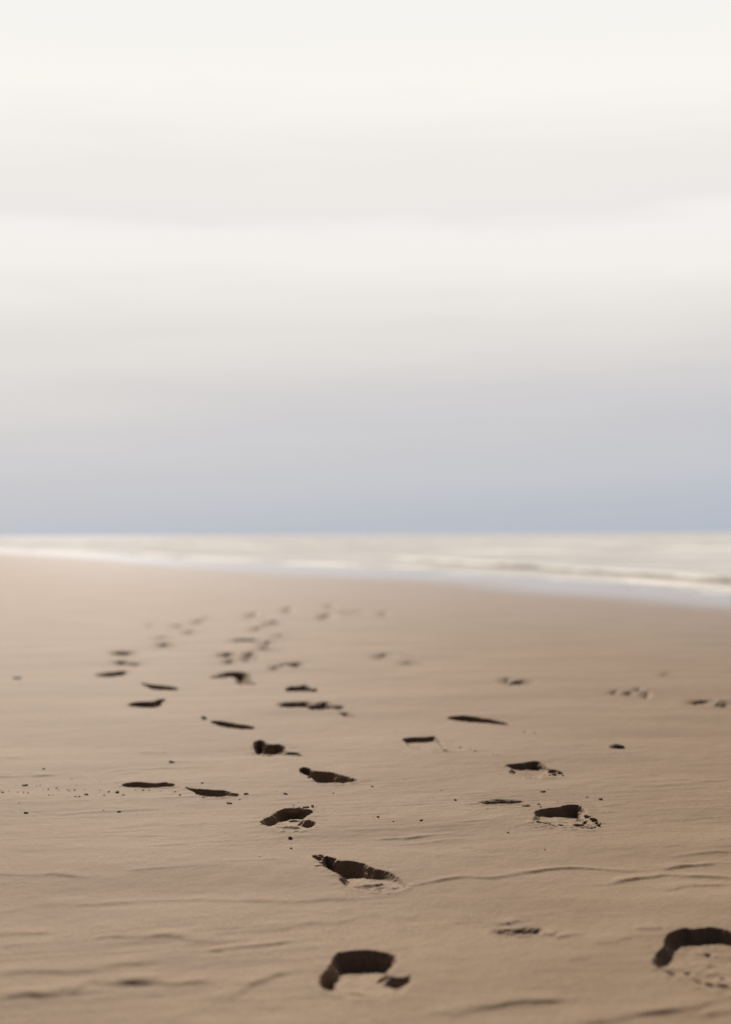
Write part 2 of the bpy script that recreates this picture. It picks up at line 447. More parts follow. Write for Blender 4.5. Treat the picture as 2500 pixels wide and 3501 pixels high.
# ------------------------------------------------------------------ shoreline
SH = [(20, -12), (8, 3.5), (5.2, 9.0)] + [tuple(p) for p in gp('DISP', [(1624, 1316), (1250, 1287), (950, 1268), (700, 1258),
                                                               (420, 1243), (250, 1230), (0, 1219)])] + [(-60, 160), (-400, 700)]
SH = np.array(sorted(SH))


def shore_s(x, y):
    """about how far (m) a point lies out beyond the water's edge"""
    ys = np.interp(x, SH[:, 0], SH[:, 1])
    dl = np.interp(x, [-400, -60, -15, 0, 3, 6, 20], [.45, .45, .45, .5, .45, .4, .5])
    return (y - ys) * dl


# ------------------------------------------------------------------ the height of the sand
def sand_base(x, y):
    s = shore_s(x, y)
    z = -0.006 * np.log1p(np.exp(np.clip(s * 2, -30, 30))) / 2
    r = np.hypot(x, y)
    fade = 1 - sstep(r, 9, 30)
    ca, sa = math.cos(0.22), math.sin(0.22)
    u = x * ca + y * sa; v = -x * sa + y * ca
    z = z + fade * 0.0035 * fbm(u / 0.60, v / 0.30, 3, 2)
    wv = v + 0.03 * vnoise(u / .35, v / .2, 11)
    rdg = 1 - np.abs(vnoise(u / 0.38, wv / 0.034, 21))
    patch = sstep(vnoise(u / .8, v / .5, 31), -0.35, 0.6)
    z = z + fade * patch * 0.0010 * rdg ** 5
    rdg2 = 1 - np.abs(vnoise(u / 0.16, wv / 0.017, 41))
    z = z + fade * 0.0006 * rdg2 ** 4 * (.4 + .6 * patch)
    z = z + fade * 0.0006 * fbm(x / 0.05, y / 0.05, 51, 2)
    z = z + fade * 0.00022 * fbm(x / 0.009, y / 0.009, 61, 2)
    for P, wd, ht, b in STK:
        m = (x > b[0]) & (x < b[1]) & (y > b[2]) & (y < b[3])
        if not m.any():
            continue
        px, py = x[m], y[m]
        px = px + .35 * wd * vnoise(px / .06, py / .06, 71); py = py + .7 * wd * vnoise(px / .05, py / .05, 72)
        best = np.full(px.shape, 1e9); sgn = np.zeros(px.shape); tt = np.zeros(px.shape)
        n = len(P) - 1
        for i in range(n):
            ax, ay = P[i]; bx, by = P[i + 1]
            ex, ey = bx - ax, by - ay
            L = ex * ex + ey * ey + 1e-12
            q = np.clip(((px - ax) * ex + (py - ay) * ey) / L, 0, 1)
            vx = px - ax - q * ex; vy = py - ay - q * ey
            d2 = vx * vx + vy * vy
            mm = d2 < best
            best[mm] = d2[mm]; sgn[mm] = np.sign(vy[mm] * (1 if ex >= 0 else 1)); tt[mm] = ((i + q) / n)[mm]
        d = np.sqrt(best) * sgn
        # a little scarp: short steep side towards the viewer, long back slope away from the viewer
        prof = np.where(d < 0, np.exp(-(d / (0.55 * wd)) ** 2), np.exp(-(d / (2.2 * wd)) ** 2))
        ends = sstep(tt, -.02, .15) * (1 - sstep(tt, .8, 1.02))
        z[m] += .58 * ht * prof * (0.25 + 0.75 * ends) * (1 + .5 * vnoise(px / .045, py / .045, 73))
    return z


def print_fields(p, x, y):
    """sd, far-ness, wall fraction for one print at given points"""
    rg = p['ragged']
    wx = x + .0016 * vnoise(x / .03, y / .03, 83) + .0007 * vnoise(x / .0045, y / .0045, 87) + .45 * rg * fbm(x / .008, y / .008, 81, 2)
    wy = y + .0024 * vnoise(x / .03, y / .03, 84) + .0012 * vnoise(x / .0045, y / .0045, 88) + .6 * rg * fbm(x / .008, y / .008, 85, 2)
    sd = np.full(x.shape, -1e9); ny = np.zeros(x.shape); nx = np.zeros(x.shape)
    for P in p['P']:
        a, b, c = poly_sd(wx, wy, P)
        m = a > sd
        sd[m] = a[m]; ny[m] = b[m]; nx[m] = c[m]
    q = sstep(ny - .25 * np.clip(nx, 0, 1), -0.85, -0.25) if p['parts'] else sstep(ny - .6 * np.clip(nx, 0, 1), -0.15, 0.5)                    # 1: the nearest rim is the far rim
    width = p['near'] + (p['far'] - p['near']) * q
    span = p['box'][3] - p['box'][2]
    width = np.minimum(width, (0.25 if p['parts'] else 0.45) * span + 0.004)
    return sd, q, width, ny


def print_height(p, x, y, zb):
    sd, q, width, ny_ = print_fields(p, x, y)
    f = np.clip((sd + (0.003 if p['parts'] else .45 * width)) / width, 0, 1)
    f = f * f * (3 - 2 * f)
    b = p['box']
    rel = np.clip((y - b[2]) / (b[3] - b[2] + 1e-6), 0, 1)
    relx = np.clip((x - b[0]) / (b[1] - b[0] + 1e-6), 0, 1)
    dep = p['depth'] * (1 - p['tilt'] * (1 - rel)) * (1 + p['tx'] * (2 * relx - 1))
    dep = dep - p['floor'] * (fbm(x / .022, y / .022, 91, 3) * .8)
    z = zb * (1 - f) + (-dep) * f
    # trodden lip pushed up round the rim, lumpy on the far side
    lip = np.exp(-((sd + 0.006) / 0.009) ** 2)
    lump = .35 + .65 * np.clip(.5 + fbm(x / .012, y / .012, 95, 2), 0, 1.6)
    z = z + p['rim'] * lip * lump * (.03 + .97 * sstep(ny_, -.2, .5)) * (1 - .8 * f)
    z = z + .0010 * fbm(x / .007, y / .007, 97, 2) * f * (1 - f) * 4      # crumbly walls
    for c, rx, ry, dp in p['pits']:
        g = ((x - c[0]) / rx) ** 2 + ((y - c[1]) / ry) ** 2
        z = z - dp * (1 - sstep(np.sqrt(g), .45, 1.15)) * np.clip(f * 1.6, 0, 1)
    for P, wd, dp in p['grooves']:
        best = np.full(x.shape, 1e9)
        for i in range(len(P) - 1):
            ax, ay = P[i]; ex, ey = P[i + 1] - P[i]
            qq = np.clip(((x - ax) * ex + (y - ay) * ey) / (ex * ex + ey * ey), 0, 1)
            best = np.minimum(best, (x - ax - qq * ex) ** 2 + ((y - ay - qq * ey) / 1.6) ** 2)
        z = z + dp * (np.exp(-best / (wd * 1.3) ** 2) * np.clip(f * 1.5, 0, 1))
    return z


MARG = 0.06


def H(x, y):
    x = np.asarray(x, float); y = np.asarray(y, float)
    z = sand_base(x, y)
    for p in PR:
        b = p['box']
        m = (x > b[0] - MARG) & (x < b[1] + MARG) & (y > b[2] - MARG) & (y < b[3] + MARG)
        if m.any():
            z[m] = print_height(p, x[m], y[m], z[m])
    return z


# ------------------------------------------------------------------ one grid for the beach, finer round the prints
def grow(a, b, s0, g, smax):
    out = [a]; s = s0
    while out[-1] < b:
        out.append(out[-1] + s); s = min(s * g, smax)
    return out


rows = [-v for v in grow(0.06, 60, .08, 1.25, 20)][::-1] + [0.0] + grow(.06, 1.45, .05, 1.0, .05)[:-1]
y_ = 1.5
while y_ < 120:
    rows.append(y_)
    rate = .0021 + .010 * float(sstep(np.array(y_), 7, 30)) + .03 * float(sstep(np.array(y_), 30, 60))
    y_ *= 1 + rate
rows = np.array(rows)
tf = list(np.arange(0, .305, .00125))
tf += grow(tf[-1] + .0016, 14, .002, 1.14, 2.0)
tcol = np.array([-v for v in tf[:0:-1]] + tf)
g_ = np.sqrt(rows ** 2 + 1.0)
NR, NC = len(rows), len(tcol)
K = 4
flag = np.zeros((NR - 1, NC - 1), bool)
yc = (rows[:-1] + rows[1:]) / 2
gc = np.sqrt(yc ** 2 + 1.0)
tcc = (tcol[:-1] + tcol[1:]) / 2
for p in PR:
    b = p['box']
    i0, i1 = np.searchsorted(rows, [b[2] - .05, b[3] + .05])
    i0 = max(i0 - 1, 0)
    sub = np.arange(i0, min(i1 + 1, NR - 1))
    X = tcc[None, :] * gc[sub][:, None]
    m = (X > b[0] - .04) & (X < b[1] + .04)
    ii, jj = np.nonzero(m)
    xx = X[ii, jj]; yy = yc[sub][ii]
    sd = np.full(xx.shape, -1e9)
    for P in p['P']:
        sd = np.maximum(sd, poly_sd(xx, yy, P)[0])
    mg = (0.018 + 0.004 * b[2]) if p['parts'] else (.018 + .012 * b[2])
    ok = sd > -mg
    flag[sub[ii[ok]], jj[ok]] = True

BIG = NC * K + 7


def fine_xy(I, J):
    i = I // K; a = (I % K) / K
    j = J // K; c = (J % K) / K
    i2 = np.minimum(i + 1, NR - 1); j2 = np.minimum(j + 1, NC - 1)
    y = rows[i] * (1 - a) + rows[i2] * a
    gg = g_[i] * (1 - a) + g_[i2] * a
    tt = tcol[j] * (1 - c) + tcol[j2] * c
    return tt * gg, y


ci, cj = np.nonzero(~flag)
coarse = np.stack([(ci * K) * BIG + cj * K, (ci * K) * BIG + (cj + 1) * K,
                   ((ci + 1) * K) * BIG + (cj + 1) * K, ((ci + 1) * K) * BIG + cj * K], 1)
fi, fj = np.nonzero(flag)
fq = []
for a in range(K):
    for c in range(K):
        I = fi * K + a; J = fj * K + c
        fq.append(np.stack([I * BIG + J, I * BIG + J + 1, (I + 1) * BIG + J + 1, (I + 1) * BIG + J], 1))
fine = np.concatenate(fq)
keys = np.concatenate([coarse, fine])
uk, inv = np.unique(keys, return_inverse=True)
faces = inv.reshape(keys.shape)
VI = uk // BIG; VJ = uk % BIG
vx, vy = fine_xy(VI, VJ)
vz = H(vx, vy)
# vertices half way along an edge shared with a coarse cell lie on that edge
fpad = np.zeros((NR + 1, NC + 1), bool)
fpad[1:NR, 1:NC] = flag
onr = (VI % K == 0) & (VJ % K != 0)
i = VI // K; j = VJ // K
hang = onr & ~(fpad[i, np.minimum(j + 1, NC)] & fpad[np.minimum(i + 1, NR), np.minimum(j + 1, NC)])
onc = (VJ % K == 0) & (VI % K != 0)
hang2 = onc & ~(fpad[np.minimum(i + 1, NR), j] & fpad[np.minimum(i + 1, NR), np.minimum(j + 1, NC)])


def zkey(k):
    return vz[np.searchsorted(uk, k)]


h = np.nonzero(hang)[0]
if len(h):
    a = (VJ[h] % K) / K
    z0 = zkey(VI[h] * BIG + (VJ[h] // K) * K); z1 = zkey(VI[h] * BIG + (VJ[h] // K + 1) * K)
    vz[h] = z0 * (1 - a) + z1 * a
h = np.nonzero(hang2)[0]
if len(h):
    a = (VI[h] % K) / K
    z0 = zkey((VI[h] // K) * K * BIG + VJ[h]); z1 = zkey((VI[h] // K + 1) * K * BIG + VJ[h])
    vz[h] = z0 * (1 - a) + z1 * a
V = np.stack([vx, vy, vz], 1)
# smooth normals over the whole beach, so the pieces meet without a seam
d1 = V[faces[:, 2]] - V[faces[:, 0]]; d2 = V[faces[:, 3]] - V[faces[:, 1]]
fn = np.cross(d1, d2)
N = np.zeros_like(V)
for c in range(3):
    for k in range(4):
        N[:, c] += np.bincount(faces[:, k], fn[:, c], len(V))
N /= np.linalg.norm(N, axis=1)[:, None] + 1e-20
# crumbly texture on the steep walls of the prints, pushed out along the surface
fv = np.zeros(len(V), bool); fv[faces[len(coarse):].ravel()] = True
fv &= ~(hang | hang2)
k = np.nonzero(fv & (N[:, 2] < .88))[0]
amt = (.88 - N[k, 2]).clip(0, .5) / .5
q3 = V[k]
cr3 = 0
for wv_, am_ in ((.010, .0010), (.0044, .0013)):
    a3 = q3 / wv_
    cr3 = cr3 + am_ * (vnoise(a3[:, 0], a3[:, 2] * 1.0 + a3[:, 1] * .4, 111) + vnoise(a3[:, 1] - 3.3, a3[:, 2] * .8 + a3[:, 0] * .5, 112))
V[k] += N[k] * (amt * cr3)[:, None]
d1 = V[faces[:, 2]] - V[faces[:, 0]]; d2 = V[faces[:, 3]] - V[faces[:, 1]]
fn = np.cross(d1, d2)
N = np.zeros_like(V)
for c in range(3):
    for kk in range(4):
        N[:, c] += np.bincount(faces[:, kk], fn[:, c], len(V))
N /= np.linalg.norm(N, axis=1)[:, None] + 1e-20
# which piece each face belongs to
cen = V[faces].mean(1)
owner = np.zeros(len(faces), int)          # 0 = open sand
part = np.zeros(len(faces), int)           # 0 wall, 1 sole, 2+ tread marks
bestsd = np.full(len(faces), -0.9)
isf = np.arange(len(faces)) >= len(coarse)
for n, p in enumerate(PR, 1):
    b = p['box']
    m = isf & (cen[:, 0] > b[0] - MARG) & (cen[:, 0] < b[1] + MARG) & (cen[:, 1] > b[2] - MARG) & (cen[:, 1] < b[3] + MARG)
    idx = np.nonzero(m)[0]
    if not len(idx):
        continue
    x, y = cen[idx, 0], cen[idx, 1]
    sd, q, width, ny_ = print_fields(p, x, y)
    ok = (sd > bestsd[idx]) & (sd > (-.004 if p['parts'] else -.5 * width))
    k = idx[ok]
    owner[k] = n; bestsd[k] = sd[ok]
    pr = (sd[ok] > width[ok] * .8).astype(int)
    if p['parts']:
        for j2, (c, rx, ry, dp) in enumerate(p['pits']):
            g2 = ((x[ok] - c[0]) / rx) ** 2 + ((y[ok] - c[1]) / ry) ** 2
            pr[(g2 < 1) & (sd[ok] > width[ok] * .5)] = 2 + j2
    part[k] = pr

# ------------------------------------------------------------------ materials


def new_mat(name):
    m = bpy.data.materials.new(name)
    m.use_nodes = True
    return m, NT(m.node_tree)


def sand_material(name, dry=(0.238, 0.167, 0.109), crumb=False):
    m, t = new_mat(name)
    pos = t.n('ShaderNodeNewGeometry').outputs['Position']
    wet = t.n('ShaderNodeAttribute', attribute_name='wet').outputs['Fac']
    g1 = t.noise(pos, 480, 3, .7)
    g2 = t.noise(pos, 90, 3, .6)
    big = t.noise(t.mapping(pos, (1.2, 3.0, 1), (0, 0, -.22)), 1.2, 4, .55)
    c0 = (dry[0], dry[1], dry[2], 1)
    col = t.mix(t.maprange(g1, .3, .7), tuple(v * .68 for v in dry) + (1,), tuple(v * 1.34 for v in dry) + (1,))
    col = t.mix(t.maprange(big, .32, .68, 0, .85), col, (dry[0] * .84, dry[1] * .81, dry[2] * .80, 1))
    col = t.mix(t.maprange(g2, .35, .75, 0, .25), col, (dry[0] * 1.15, dry[1] * 1.12, dry[2] * 1.1, 1))
    spk = t.maprange(t.noise(pos, 1300, 1, .5), .735, .78, 0, 1)
    dk = t.maprange(t.noise(t.mapping(pos, (1, 1, 1), (0, 0, 0), (5, 3, 1)), 420, 1, .5), .72, .78, 0, .55)
    col = t.mix(dk, col, (dry[0] * .35, dry[1] * .33, dry[2] * .33, 1))
    col = t.mix(t.math('MULTIPLY', spk, .35), col, (.6, .55, .48, 1))
    col = t.mix(wet, col, (dry[0] * 1.0, dry[1] * 1.02, dry[2] * 1.08, 1))
    bs = t.n('ShaderNodeBsdfPrincipled')
    t.set(bs.inputs['Base Color'], col)
    rough = .80
    t.set(bs.inputs['Coat Weight'], wet); bs.inputs['Coat Roughness'].default_value = .10; bs.inputs['Coat IOR'].default_value = 1.33
    t.set(bs.inputs['Specular IOR Level'], .028)
    t.set(bs.inputs['Roughness'], t.math('SUBTRACT', rough, t.math('MULTIPLY', spk, .3)))
    hgt = t.math('ADD', t.math('MULTIPLY', g1, .0006), t.math('MULTIPLY', g2, .0022))
    bp = t.n('ShaderNodeBump')
    t.set(bp.inputs['Height'], hgt)
    t.set(bp.inputs['Strength'], t.math('SUBTRACT', .42, t.math('MULTIPLY', wet, .42)))
    bp.inputs['Distance'].default_value = 1.0
    t.set(bs.inputs['Normal'], bp.outputs[0])
    o = t.n('ShaderNodeOutputMaterial'); t.set(o.inputs[0], bs.outputs[0])
    return m


M_SAND = sand_material('damp_sand')
M_CRUMB = sand_material('clumped_sand')


def np_mesh(name, verts, quads, mat, normals=None, parent=None, link=True, origin=(0, 0, 0)):
    me = bpy.data.meshes.new(name)
    og = np.asarray(origin, float)
    me.vertices.add(len(verts))
    me.vertices.foreach_set('co', (verts - og).astype(np.float32).ravel())
    k = quads.shape[1]
    me.loops.add(quads.size)
    me.loops.foreach_set('vertex_index', quads.astype(np.int32).ravel())
    me.polygons.add(len(quads))
    me.polygons.foreach_set('loop_start', np.arange(0, quads.size, k, dtype=np.int32))
    me.polygons.foreach_set('use_smooth', np.ones(len(quads), bool))
    me.update(calc_edges=True)
    if normals is not None:
        me.normals_split_custom_set_from_vertices(normals.astype(np.float32).tolist())
    me.materials.append(mat)
    o = bpy.data.objects.new(name, me)
    if link:
        COL.objects.link(o)
    o.location = og
    if parent is not None:
        o.parent = parent
        o.matrix_parent_inverse = Matrix.Identity(4)
        o.location = Vector(og) - Vector(parent_origin(parent))
    return o


def parent_origin(p):
    v = Vector(p.location)
    while p.parent is not None:
        p = p.parent
        v = v + Vector(p.location)
    return v


def piece(name, mask, parent=None, origin=(0, 0, 0)):
    f = faces[mask]
    u, iv = np.unique(f, return_inverse=True)
    o = np_mesh(name, V[u], iv.reshape(f.shape), M_SAND, N[u], parent, True, origin)
    s = shore_s(V[u, 0], V[u, 1])
    wet = sstep(s + .35 * fbm(V[u, 0] / 1.5, V[u, 1] / 3.0, 5, 2), -4.8, -1.3)
    wet = np.maximum(wet, .26 * sstep(s, -9.5, -2.0))
    if name != 'sand':
        wet = wet * .25
    at = o.data.attributes.new('wet', 'FLOAT', 'POINT')
    at.data.foreach_set('value', wet.astype(np.float32))
    return o


sand = piece('sand', owner == 0)
tag(sand, 'wide beach of smooth brown damp sand', None, None, 'structure')
for n, p in enumerate(PR, 1):
    m = owner == n
    if not m.any():
        continue
    og = (p['c'][0], p['c'][1], -p['depth'])
    if not p['parts']:
        o = piece(p['name'], m, None, og)
    else:
        o = bpy.data.objects.new(p['name'], None)
        COL.objects.link(o)
        o.location = og
        o.empty_display_size = .05
        piece('side_wall', m & (part == 0), o, og)
        sole = None
        if (m & (part == 1)).any():
            sole = piece('sole_floor', m & (part == 1), o, og)
        for j2 in range(len(p['pits'])):
            mm = m & (part == 2 + j2)
            if mm.sum() > 3:
                piece('tread_mark', mm, sole or o, og)
    tag(o, p['label'], p['cat'], p['group'])

# ------------------------------------------------------------------ crumbs, clods, pebbles


def ico(sub):
    import bmesh
    bm = bmesh.new()
    bmesh.ops.create_icosphere(bm, subdivisions=sub, radius=1)
    v = np.array([x.co[:] for x in bm.verts]); f = np.array([[q.index for q in x.verts] for x in bm.faces])
    bm.free()
    return v, f


def n3(v, sc, seed):
    a = v * sc
    return (vnoise(a[:, 0] + 7, a[:, 1] + a[:, 2] * .7, seed) + vnoise(a[:, 1] - 3, a[:, 2] + a[:, 0] * .7, seed + 1)
            + vnoise(a[:, 2] + 11, a[:, 0] + a[:, 1] * .7, seed + 2)) / 2


IV, IF = ico(4)


def lump_mesh(name, seed, lobes, flat=.7, rough=.30, boxy=0.0):
    """a ragged clump: several fused lobes, its foot pressed flat"""
    rs = np.random.RandomState(seed)
    v = IV.copy()
    if boxy:
        v = v / (np.abs(v) ** 4).sum(1)[:, None] ** (.25 * boxy)
    rad = np.ones(len(v))
    for _ in range(lobes):
        c = rs.normal(size=3); c /= np.linalg.norm(c)
        rad += .45 * np.exp(-((v - c) ** 2).sum(1) / .25) * rs.uniform(.3, 1)
    for _ in range(lobes):
        c = rs.normal(size=3); c /= np.linalg.norm(c)
        rad -= .35 * np.exp(-((v - c) ** 2).sum(1) / .18) * rs.uniform(.3, 1)
    v = v * (rad + rough * n3(v, 2.6, seed * 7) + rough * .6 * n3(v, 6.5, seed * 7 + 3))[:, None]
    v[:, 2] *= flat
    v /= np.abs(v[:, :2]).max()
    v[:, 2] = np.maximum(v[:, 2], -.25)
    me = bpy.data.meshes.new(name)
    me.from_pydata(v.tolist(), [], IF.tolist())
    for q in me.polygons:
        q.use_smooth = True
    return me


CL = [lump_mesh('sand_crumb', 3 + k, 5, .75) for k in range(6)]
for me in CL:
    me.materials.append(M_CRUMB)
rs = np.random.RandomState(4)


def crumb(reg, x, y, wpx, label, group, hs=1.0, name='sand_crumb', cat='sand crumb', k=None, sink=.15):
    a, b, s = REG[reg]
    P = gp(reg, [(x - wpx / 2, y), (x + wpx / 2, y)])
    c = P.mean(0); w = (P[1, 0] - P[0, 0]) / 2
    me = CL[rs.randint(len(CL)) if k is None else k]
    o = bpy.data.objects.new(name, me)
    COL.objects.link(o)
    z = float(H(np.array([c[0]]), np.array([c[1]]))[0])
    o.location = (c[0], c[1], z + w * hs * (.25 - sink))
    o.scale = (w, w * rs.uniform(.5, 1.0), w * hs * rs.uniform(.5, .9))
    o.rotation_euler = (rs.uniform(-.35, .35), rs.uniform(-.35, .35), rs.uniform(0, 6.28))
    tag(o, label, cat, group)
    return o


GL = 'crumbs of sand scattered on the left'
LL = 'small dark crumb of sand in the scatter left of the side-on footprints'
for x, y, w in [(8, 300, 10), (20, 314, 20), (118, 314, 11), (155, 316, 16), (183, 318, 14), (240, 270, 8), (262, 266, 12),
                (318, 295, 14), (372, 286, 22), (384, 300, 10), (285, 297, 7), (442, 298, 14), (455, 306, 10), (488, 300, 15),
                (495, 345, 16), (518, 345, 14), (555, 297, 10), (596, 276, 6), (652, 302, 10),
                (710, 311, 16), (886, 299, 12), (936, 300, 18), (975, 298, 16), (1048, 302, 8), (1145, 306, 14), (1130, 307, 10),
                (320, 335, 14), (345, 336, 10), (447, 346, 8), (470, 225, 9), (500, 268, 9), (103, 268, 6),
                (762, 255, 8), (655, 240, 6), (1165, 306, 8), (985, 330, 7), (905, 365, 6), (60, 305, 8)]:
    crumb('D5', x, y, w * 1.35, LL, GL)
for x, y, w, l in [(768, 315, 38, 'largest clump of sand in the scatter, below the flat elongated footprint'),
                   (808, 332, 26, 'clump of sand lower right of the largest one in the scatter'),
                   (682, 333, 26, 'upright clump of sand left of the largest one in the scatter'),
                   (566, 332, 30, 'low flat clump of sand at the end of a fine crease on the left'),
                   (165, 266, 50, 'long dark clump of sand at the top left of the scatter'),
                   (172, 449, 32, 'lone dark clump of sand at the lower left of the scatter'),
                   (86, 447, 10, 'tiny crumb left of the lone lower left clump'),
                   (126, 390, 14, 'faint low crumb above the lone lower left clump'),
                   (677, 429, 26, 'left of two crumbs lying on a fine crease below the scatter'),
                   (780, 436, 34, 'flat crumb lying on a fine crease below the scatter'),
                   (768, 416, 8, 'tiny crumb above the flat one on the fine crease'),
                   (1177, 331, 26, 'round clump of sand left of the shadowed side-on footprint'),
                   (1323, 251, 24, 'clump of sand above the shadowed side-on footprint'),
                   (1500, 383, 46, 'wide clump of sand below the shadowed side-on footprint'),
                   (1328, 344, 18, 'small crumb at the near rim of the shadowed side-on footprint'),
                   (1608, 322, 40, 'clump of sand just right of the shadowed side-on footprint'),
                   (1567, 353, 18, 'small crumb below the right end of the shadowed side-on footprint'),
                   (288, 164, 20, 'flat crumb at the far left above the scatter'),
                   (1128, 115, 58, 'low sliver of sand lying alone above the side-on footprints')]:
    crumb('D5', x, y, w * 1.1, l, GL, hs=.55 if w > 40 else .9)
GM = 'crumbs of sand along the middle track'
for x, y, w, l, k in [(412, 502, 46, 'clump of sand between the tapering footprint and the one with a clod', 0),
                      (788, 497, 22, 'dark crumb below the tapering footprint', 1),
                      (448, 850, 50, 'upper of two clumps below the footprint with a clod', 2),
                      (453, 927, 28, 'lower of two clumps below the footprint with a clod', 3),
                      (596, 380, 34, 'round clump at the left rim of the tapering footprint', 1),
                      (340, 483, 14, 'tiny crumb left of the clump between two footprints', 2),
                      (378, 520, 10, 'tiniest crumb below left of the clump between two footprints', 2),
                      (205, 996, 14, 'single crumb on bare sand left of the long slanting footprint', 4),
                      (1140, 690, 26, 'crumb right of the footprint with a clod', 4),
                      (1104, 690, 10, 'tiny crumb beside the one right of the footprint with a clod', 4),
                      (1265, 723, 14, 'small crumb in mid sand between the two tracks', 5),
                      (1484, 714, 36, 'flat crumb on mid sand towards the right track', 5),
                      (1155, 668, 16, 'thin flake of sand between the two tracks', 0),
                      (1583, 535, 14, 'lone dot of sand far between the two tracks', 0),
                      (1097, 447, 24, 'thin flat flake right of the tapering footprint', 3),
                      (470, 596, 30, 'crumb above the flat clod of the footprint rim', 3),
                      (655, 610, 14, 'tiny crumb right of the ragged clump on the footprint rim', 0)]:
    crumb('D1', x, y, w * 1.05, l, GM, hs=.5 if 'fla' in l else .95, k=k)
GR = 'crumbs of sand along the right track'
for x, y, w, l, k in [(828, 482, 70, 'slanted sliver of sand between the two treaded footprints', 0),
                      (1285, 542, 46, 'domed clump of sand right of the tread-dotted footprint', 1),
                      (1175, 522, 32, 'small clump of sand above the tread-dotted footprint', 2),
                      (1073, 500, 16, 'tiny crumb left of the small clump above the tread-dotted footprint', 3),
                      (548, 796, 24, 'dark crumb lower left of the tread-dotted footprint', 4),
                      (770, 760, 14, 'small crumb under the left rim of the tread-dotted footprint', 5),
                      (620, 757, 12, 'tiny crumb on bare sand left of the tread-dotted footprint', 0),
                      (386, 622, 24, 'flat crumb below the shallow smudged footprint', 1),
                      (372, 651, 10, 'tiny crumb below the shallow smudged footprint', 2),
                      (133, 549, 30, 'pale low crumb left of the shallow smudged footprint', 3),
                      (20, 473, 14, 'dark dot of sand far left of the shallow smudged footprint', 4),
                      (1495, 562, 16, 'tiny crumb on open sand right of the domed clump', 5),
                      (1430, 586, 14, 'crumb on a fine crease right of the tread-dotted footprint', 0),
                      (795, 580, 30, 'clump of sand in the gap beside the shallow smudged footprint', 1),
                      (808, 603, 24, 'clump of sand at the upper left rim of the tread-dotted footprint', 2),
                      (940, 556, 12, 'tiny crumb above the middle of the tread-dotted footprint', 3)]:
    crumb('D2', x, y, w * 1.05, l, GR, hs=.5 if 'fla' in l or 'sliver' in l else .9, k=k)
GE = 'crumbs along the crumbled end of the tread-dotted footprint'
for x, y, w in [(1172, 684, 50), (1208, 700, 34), (1232, 706, 58), (1252, 730, 30), (1268, 748, 52), (1240, 762, 26), (1200, 678, 20), (1282, 728, 18)]:
    crumb('D2', x, y, w * 1.25, 'ragged crumb of sand on the crumbled right end of the tread-dotted footprint', GE, hs=.9, sink=.05)
GF = 'crumbs along the crumbled end of the pale-soled footprint'
for x, y, w in [(895, 335, 64), (935, 324, 40), (958, 340, 60), (915, 356, 46), (984, 360, 24), (880, 362, 30)]:
    crumb('D2', x, y, w * 1.2, 'ragged crumb of sand on the crumbled right end of the pale-soled footprint', GF, hs=.9, sink=.05)
GT = 'crumbs trailing from the straight-edged footprint'
for x, y, w in [(418, 143, 20), (465, 152, 14), (488, 159, 20), (568, 173, 16), (588, 174, 14)]:
    crumb('R4', x, y, w, 'blurred crumb in the trail right of the straight-edged footprint', GT, hs=.6)
for x, y, w in [(705, 70, 14), (752, 74, 16)]:
    crumb('R4', x, y, w, 'blurred crumb below the long thin black footprint', 'crumbs below the long thin footprint', hs=.6)
for x, y, w, l in [(30, 316, 14, 'faint crumb on the sand left of the straight crease'), (335, 330, 10, 'tiny crumb above the shallow smudged footprint'),
                   (57, 453, 18, 'crumb at the left of the open sand in mid-frame'), (124, 471, 12, 'small dark crumb below the open-sand crumb in mid-frame'),
                   (247, 466, 26, 'wide crumb on open sand in mid-frame'), (632, 511, 14, 'dark crumb lower left of the right track'),
                   (796, 586, 12, 'tiny crumb on bare sand above the right-hand creases')]:
    crumb('R4', x, y, w, l, 'crumbs of sand on the open sand')
crumb('R6', 632, 390, 26, 'small clump above the shallow curved scrape', None, hs=.6)


def slab(reg, x, y, wpx, label, seed, sx=1, sy=.6, sz=.35, rot=(0, 0, 0), zoff=0.0, name='sand_clod'):
    P = gp(reg, [(x - wpx / 2, y), (x + wpx / 2, y)])
    c = P.mean(0); w = (P[1, 0] - P[0, 0]) / 2
    me = lump_mesh(name, seed, 3, 1.0, .10, 1.0)
    me.materials.append(M_CRUMB)
    o = bpy.data.objects.new(name, me)
    COL.objects.link(o)
    o.location = (c[0], c[1], zoff + .15 * w * sz)
    o.scale = (w * sx, w * sy, w * sz)
    o.rotation_euler = [math.radians(a) for a in rot]
    tag(o, label, 'sand clod', 'clods of sand broken off at footprint rims')
    return o


slab('D1', 468, 634, 116, 'flat smooth clod lying on the far rim of the footprint left of the middle track', 31, 1.0, .8, .55, (0, 0, 4), .000)
slab('D1', 575, 617, 66, 'ragged clod on the far rim, right of the flat smooth one', 32, 1, .8, .4, (0, 0, 30), .003)
slab('D1', 624, 612, 30, 'small dark clod standing at the right end of that far rim', 33, 1, .8, .9, (0, 0, 60), .004)
slab('D1', 662, 1042, 92, 'lower pale tilted clod at the toe of the long slanting footprint', 34, 1.1, .5, .32, (15, 22, -35), .008)
slab('D1', 688, 1022, 62, 'upper rounded pale clod at the toe of the long slanting footprint', 35, 1.0, .9, .7, (0, 10, -20), .006)
slab('D2', 690, 590, 90, 'pale damp flake of sand between the shallow and the tread-dotted footprints', 36, 1, .6, .10, (0, 0, 10), .002)

